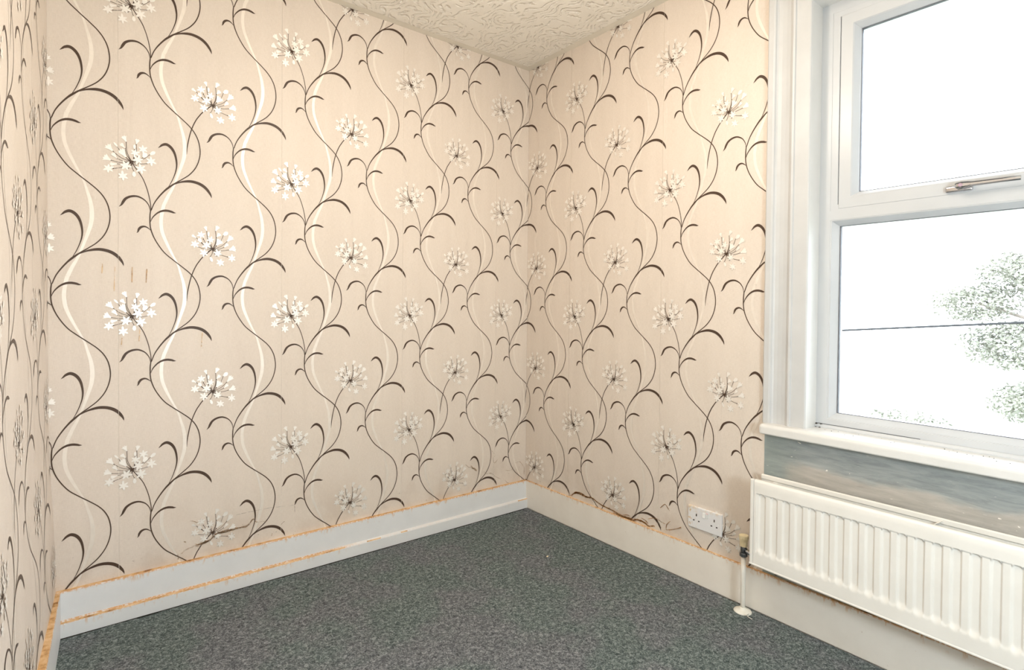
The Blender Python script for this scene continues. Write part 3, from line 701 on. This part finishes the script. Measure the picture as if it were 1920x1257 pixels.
# lining: rounded nose at the room side, then straight back to the frame
def lining(y, s):
    prof = [(FX+.003, y), (-.010, y), (-.0125, y+s*.001), (-.0135, y+s*.0035), (-.010, y+s*.0045), (0, y+s*.004), (FX+.003, y+s*.004)]
    prism(bm, prof, ZSILL-.001, ZHEAD+.004, 'z')
lining(YR0+.0, 1); lining(YR1, -1)
prism(bm, [(FX+.003, ZHEAD), (-.010, ZHEAD), (-.0135, ZHEAD+.0035), (0, ZHEAD+.005), (FX+.003, ZHEAD+.005)], YR1-.004, YR0+.004, 'y')
structure(link('trim_2', bm, M_sill), 'smooth bright white lining inside the window opening', 'trim')

# ---------------------------------------------------------------- radiator
rad = tag(empty('radiator', (-.08, -1.70, .2)), 'cream double-panel radiator with vertical flutes below the window', 'radiator')
def add(name, bm, mat, par, smooth=False):
    o = link(name, bm, mat, par, smooth)
    top = par
    while top.parent: top = top.parent
    if par == top: o.matrix_parent_inverse = Matrix.Translation(-top.location)
    return o
RY0, RY1, RT, RBL, RBR = -1.343, -2.223, .5135, .2145, .1925
def rad_bottom(y): return RBL + (RBR-RBL)*(y-RY0)/(RY1-RY0)
PER, YF = .0404, -1.3936
def wave(y):
    ph = ((YF-y)/PER) % 1.0                  # first half raised, second half sunk
    def ss(a, b, x):
        t = min(1, max(0, (x-a)/(b-a))); return t*t*(3-2*t)
    lift = ss(-.03, .07, ph) - ss(.40, .62, ph) + ss(.97, 1.07, ph)
    return 1-lift                            # 0 raised .. 1 sunk
def front_depth(y, z):
    zb = rad_bottom(y)
    e = 0
    if RY0-.022 > y > RY1+.022:
        ph = ((YF-y)/PER) % 1.0; w = wave(y)
        c = abs(ph-.75)/.25 if ph > .5 else abs(ph-.25)/.25
        c = min(1, c)
        ztop = .4685 - (.006*max(0, c-.55)/.45 if ph > .5 else 0)
        zlow = zb+.047 + (.007*(c*c) if ph <= .5 else -.006*(1-c*c))
        t = min(1, max(0, (ztop-z)/.004)); b = min(1, max(0, (z-zlow)/(.008 if ph <= .5 else .026)))
        e = (.0022 + .0042*w) * t*t*(3-2*t) * b*b*(3-2*b)
    return e
bm = bmesh.new()
ys = []
y = RY0-.0135
while y > RY1+.0135: ys.append(y); y -= .00168
ys.append(RY1+.0135)
zs_u = [0, .012, .016, .02, .024, .028, .032, .036, .040, .044, .048, .052, .056, .06, .065, .07, .10, .15, .19]
def zlist(y):
    zb = rad_bottom(y)
    lo = [zb+.008+d for d in zs_u]
    hi = [.452, .456, .460, .462, .464, .4655, .467, .4685, .470, .475, .49, .505]
    return lo + hi
g = []
for y in ys: g.append([bm.verts.new((-.120+front_depth(y, z), y, z)) for z in zlist(y)])
for a, b in zip(g, g[1:]):
    for k in range(len(a)-1): bm.faces.new((a[k], a[k+1], b[k+1], b[k]))
# rounded top edge, then the back of the pressing
tops = []
for row in g:
    y = row[0].co.y
    tops.append([row[-1]] + [bm.verts.new((-.120+dx, y, .505+dz)) for dx, dz in ((.0015, .004), (.005, .0072), (.010, .0085), (.014, .0085), (.015, .004), (.015, -.02))] + [bm.verts.new((-.105, y, rad_bottom(y)+.01))])
for a, b in zip(tops, tops[1:]):
    for k in range(len(a)-1): bm.faces.new((a[k], a[k+1], b[k+1], b[k]))
bmesh.ops.recalc_face_normals(bm, faces=list(bm.faces))
fp = add('front_panel', bm, M_rad, rad, True)
# seam rims of the front panel
def rim(name, xs, par):
    xa, xb = xs
    bm = bmesh.new()
    box(bm, xa, xb, RY0, RY0-.0125, RBL+.004, RT)
    box(bm, xa, xb, RY1, RY1+.0125, RBR+.004, RT)
    bevelled(bm, .0025, 2)
    b2 = bmesh.new()
    lo = []
    for y in (RY0, RY1):
        zb = rad_bottom(y)
        lo.append([b2.verts.new((x, y, z)) for x, z in ((xa-.001, zb+.002), (xa+.0015, zb), (xb, zb), (xb, zb+.0075), (xa+.001, zb+.0075), (xa-.001, zb+.0055))])
    for k in range(6): b2.faces.new((lo[0][k], lo[0][(k+1) % 6], lo[1][(k+1) % 6], lo[1][k]))
    b2.faces.new(lo[0]); b2.faces.new(lo[1][::-1])
    bmesh.ops.recalc_face_normals(b2, faces=list(b2.faces))
    me = bpy.data.meshes.new('tmp'); b2.to_mesh(me); b2.free(); bm.from_mesh(me); bpy.data.meshes.remove(me)
    return add(name, bm, M_rad, par)
rim('front_seam_rim', (-.1205, -.108), rad)
bm = bmesh.new(); box(bm, -.1192, -.1185, RY0-.012, RY1+.012, 0, .0016)
for v in bm.verts: v.co.z += rad_bottom(v.co.y)+.0078
add('seam_line', bm, M_seal, rad)
bm = bmesh.new()
n = 180
rows = []
for i in range(n+1):
    y = RY0 + (RY1-RY0)*i/n; w = .003*(.5+.5*math.cos(2*math.pi*(YF-y)/PER))
    zb = rad_bottom(y)
    rows.append([bm.verts.new(p) for p in ((-.030, y, zb+.003), (-.030, y, RT-.004), (-.033, y, RT+.0015), (-.040, y, RT+.0025), (-.0435, y, RT-.0005), (-.044, y, RT-.012), (-.041, y, RT-.015), (-.041-.0, y, RT-.045), (-.041+w, y, RT-.055), (-.041+w, y, zb+.05), (-.041, y, zb+.04), (-.041, y, zb+.003))])
for a, b in zip(rows, rows[1:]):
    for k in range(12): bm.faces.new((a[k], a[(k+1) % 12], b[(k+1) % 12], b[k]))
bm.faces.new(rows[0]); bm.faces.new(rows[-1][::-1])
bmesh.ops.recalc_face_normals(bm, faces=list(bm.faces))
add('rear_panel', bm, M_rad_back, rad)
for yb in (-1.845, -1.415):
    bm = bmesh.new()
    if yb == -1.845:
        vs_ = [bm.verts.new(p) for p in ((-.041, yb, .512), (-.041, yb-.016, .512), (-.066, yb+.004, .497), (-.066, yb+.010, .492), (-.041, yb, .492))]
        bm.faces.new(vs_)
        r_ = bmesh.ops.extrude_face_region(bm, geom=list(bm.faces))
        for v in r_['geom']:
            if isinstance(v, bmesh.types.BMVert): v.co.y -= .003
        bmesh.ops.recalc_face_normals(bm, faces=list(bm.faces))
        add('hanging_lug', bm, M_rad_back, rad)
    else:
        tube(bm, [(-.040, yb, .225), (-.045, yb, .203), (-.055, yb, .192), (-.068, yb, .189), (-.078, yb, .192), (-.082, yb, .199)], .0032, 8)
        tube(bm, [(-.0, yb+.004, .215), (-.03, yb+.004, .222), (-.045, yb+.002, .214)], .003, 8)
        add('wall_bracket_hook', bm, M_rust, rad)
for y in (RY0-.045, RY1+.045):
    for nm, z in (('lower_waterway', .235), ('upper_waterway', .485)):
        bm = bmesh.new(); tube(bm, [(-.112, y, z), (-.035, y, z)], .011, 14)
        add(nm, bm, M_rad_back, rad)

# radiator pipe with its valve
PX, PY = -.0572, -1.2890
pipe = tag(empty('radiator_valve', (PX, PY, 0)), 'cream pipe and yellowed valve cap beside the radiator end', 'radiator valve')
bm = bmesh.new(); lathe(bm, [(.0084, 0.002), (.0086, .05), (.0082, .09), (.0086, .14), (.0083, .204)], PX, PY, 20)
add('supply_pipe', bm, M_pipe, pipe, True)
bm = bmesh.new(); lathe(bm, [(.0305, .0012), (.0312, .003), (.0295, .0055), (.020, .0095), (.0125, .013), (.0115, .017), (.0088, .018)], PX, PY, 32)
add('floor_collar', bm, M_collar, pipe, True)
bm = bmesh.new()
tube(bm, [(PX-.022, PY-.017, .004), (PX-.033, PY-.032, .012), (PX-.036, PY-.043, .024)], [.0012, .0016, .0014], 6)
tube(bm, [(PX-.020, PY-.026, .004), (PX-.030, PY-.040, .007), (PX-.033, PY-.052, .008)], [.0012, .0014, .001], 6)
add('collar_clip', bm, M_collar, pipe)
bm = bmesh.new(); lathe(bm, [(.0115, .203), (.0135, .2045), (.0135, .2155), (.0115, .217)], PX, PY, 6)
add('compression_nut', bm, M_valve, pipe)
bm = bmesh.new(); lathe(bm, [(.0095, .2165), (.0105, .220), (.0105, .242), (.009, .244)], PX, PY, 20)
add('valve_body', bm, M_valve, pipe, True)
bm = bmesh.new(); tube(bm, [(PX, PY-.006, .229), (PX-.006, PY-.02, .229), (PX-.016, PY-.036, .230), (PX-.021, RY0-.002, .230)], [.0085, .0085, .010, .010], 14)
add('tail_union', bm, M_chrome, pipe, True)
bm = bmesh.new()
prof = [(.0118, .2405), (.0128, .242), (.0138, .258), (.0152, .268), (.0163, .270), (.0166, .278), (.0155, .2815), (.009, .2828)]
n = 36; rings = []
for r_, z in prof:
    rings.append([bm.verts.new((PX+(r_*(1-.035*(k % 2) if .25 < z < .275 else r_))*math.cos(2*math.pi*k/n) if False else PX+r_*(1-.04*((k//2) % 2 if .266 > z > .245 else 0))*math.cos(2*math.pi*k/n), PY+r_*(1-.04*((k//2) % 2 if .266 > z > .245 else 0))*math.sin(2*math.pi*k/n), z)) for k in range(n)])
for a, b in zip(rings, rings[1:]):
    for k in range(n): bm.faces.new((a[k], a[(k+1) % n], b[(k+1) % n], b[k]))
bm.faces.new(rings[0][::-1]); bm.faces.new(rings[-1])
add('valve_cap', bm, M_cap, pipe)

# ---------------------------------------------------------------- double power socket
SY0, SY1, SZ0, SZ1 = -1.0278, -1.1744, .2213, .3077
sock = tag(empty('power_socket', (0, (SY0+SY1)/2, (SZ0+SZ1)/2)), 'white rust-stained double power socket on the papered wall above the skirting', 'socket')
bm = bmesh.new(); box(bm, -.0095, 0, SY1, SY0, SZ0, SZ1)
bmesh.ops.bevel(bm, geom=[e for e in bm.edges if all(v.co.x < -.009 for v in e.verts)], offset=.0025, segments=2, profile=.5, affect='EDGES')
add('faceplate', bm, M_socket, sock)
for cy in (-1.0658, -1.1432):
    for nm, y, z, hw, hh in (('earth_hole', cy, .2757, .0022, .0050), ('live_hole', cy+.0116, .2530, .0034, .0022), ('neutral_hole', cy-.0108, .2530, .0034, .0022)):
        bm = bmesh.new(); box(bm, -.0098, -.0088, y-hw, y+hw, z-hh, z+hh); add(nm, bm, M_hole, sock)
for k, cy in enumerate((-1.0995, -1.1128)):
    bm = bmesh.new()
    z0, z1 = .2745, .2945
    out = (.0105, .0135) if k == 0 else (.0135, .0105)          # one rocker pressed at the top, the other at the foot
    v = [bm.verts.new(p) for p in ((-.009, cy-.0058, z0), (-.009, cy+.0058, z0), (-.009, cy+.0058, z1), (-.009, cy-.0058, z1), (-out[1], cy-.0055, z0+.0006), (-out[1], cy+.0055, z0+.0006), (-out[0], cy+.0055, z1-.0006), (-out[0], cy-.0055, z1-.0006))]
    for f in ((4, 5, 6, 7), (0, 1, 5, 4), (1, 2, 6, 5), (2, 3, 7, 6), (3, 0, 4, 7)): bm.faces.new([v[i] for i in f])
    bmesh.ops.recalc_face_normals(bm, faces=list(bm.faces))
    sw = add('rocker_switch', bm, M_switch, sock)
    if k == 1:
        bm = bmesh.new(); box(bm, -.0122, -.0108, cy-.0045, cy+.0045, z1-.0030, z1+.0003)
        o = link('red_marker', bm, M_red, sw)
        o['label'] = 'red on-marker'
for y in (-1.0410, -1.1612):
    bm = bmesh.new(); tube(bm, [(-.0092, y, .2645), (-.0099, y, .2645)], .0026, 12); add('fixing_screw', bm, M_switch, sock)

# ---------------------------------------------------------------- outside
bm = bmesh.new(); box(bm, .6, 60, -40, 40, -3.1, -3.0)
structure(link('ground', bm, M_lawn), 'pale dry ground outside the window, seen from an upper floor', 'ground')
rt = random.Random(21)
def tree(name, label, base, trunk_h, clumps, n_leaf, size, cat):
    root = tag(empty(name, base), label, cat, kind='thing')
    B = Vector(base)
    bm = bmesh.new()
    tube(bm, [B, B+Vector((.08, .05, trunk_h*.5)), B+Vector((0, .1, trunk_h))], [.16, .12, .08], 10)
    for c, r in clumps:
        tube(bm, [B+Vector((0, .08, trunk_h*.75)), (B+Vector((0, .08, trunk_h))+Vector(c))/2, Vector(c)], [.06, .04, .015], 6)
    add('trunk', bm, M_bark, root)
    bm = bmesh.new()
    tot = sum(r[0]*r[1]*r[2] for _, r in clumps)
    for c, r in clumps:
        for k in range(int(n_leaf*r[0]*r[1]*r[2]/tot)):
            d = Vector((rt.gauss(0, 1), rt.gauss(0, 1), rt.gauss(0, 1))).normalized()*rt.uniform(.45, 1.05)
            p = Vector(c)+Vector((d.x*r[0], d.y*r[1], d.z*r[2]))
            a = Vector((rt.gauss(0, 1), rt.gauss(0, 1), rt.gauss(0, .6))).normalized(); b = a.cross(Vector((rt.gauss(0, 1), rt.gauss(0, 1), rt.gauss(0, 1)))).normalized()
            s = size*rt.uniform(.6, 1.3)
            bm.faces.new([bm.verts.new(p+q) for q in (a*s, b*s*.45, -a*s*.8, -b*s*.45)])
    o = add('foliage', bm, M_leaf, root); o['kind'] = 'stuff'
    return root
tree('leafy_tree', 'bleached-looking leafy tree beyond the lower window pane', (10.4, -1.5, -3.0), 3.6,
     [((10.3, -.55, 1.75), (.7, .75, .38)), ((10.2, .20, 1.25), (.6, .62, .34)), ((10.6, -1.35, 1.2), (.8, .8, .45)), ((10.2, -.35, .55), (.7, .75, .40)), ((10.5, -1.6, .2), (.8, .8, .5)), ((10.6, -2.2, 1.4), (.9, .9, .8)),
      ((10.1, -.65, -.35), (.7, .65, .34)), ((10.3, -1.5, -.9), (.8, .7, .4)), ((10.5, -2.6, -.1), (.9, .9, .7)), ((10.6, -1.9, 2.2), (.6, .6, .35)), ((10.4, -1.05, 2.2), (.7, .65, .28)), ((10.5, -.95, .75), (.7, .6, .45)), ((10.4, -1.2, -.3), (.7, .6, .4))], 62000, .038, 'tree')
tree('low_shrub', 'sparse pale shrub low behind the fixed pane', (10.0, 1.25, -3.0), 1.6,
     [((10.0, 1.1, -1.0), (.5, .7, .3)), ((10.1, .5, -1.35), (.5, .6, .3)), ((10.1, 1.7, -1.4), (.5, .5, .3))], 3000, .042, 'shrub')
bm = bmesh.new()
pts = []
for k in range(41):
    t = k/40; y = 6 - 12*t
    pts.append((7.0, y, .8019 + (1.0632-y)*(.9738-.8019)/(1.0632+.9193) + .012*(t-.5)**2))
tube(bm, pts, .0145, 8)
tag(link('overhead_cable', bm, M_cable), 'thin dark overhead cable crossing behind the lower pane', 'cable')

bm = bmesh.new()
fl_ = [bm.verts.new((-.335+a*.006, -.545+b*.004, .0045+c)) for a, b, c in ((-1, -.6, 0), (.2, -1, .001), (1, .1, .002), (.3, .9, .0005), (-.7, .7, .0015))]
bm.faces.new(fl_)
r_ = bmesh.ops.extrude_face_region(bm, geom=list(bm.faces))
for v in r_['geom']:
    if isinstance(v, bmesh.types.BMVert): v.co.z += .0015
bmesh.ops.recalc_face_normals(bm, faces=list(bm.faces))
tag(link('paint_flake', bm, M_cap), 'tiny cream flake of paint lying on the carpet near the corner', 'flake')
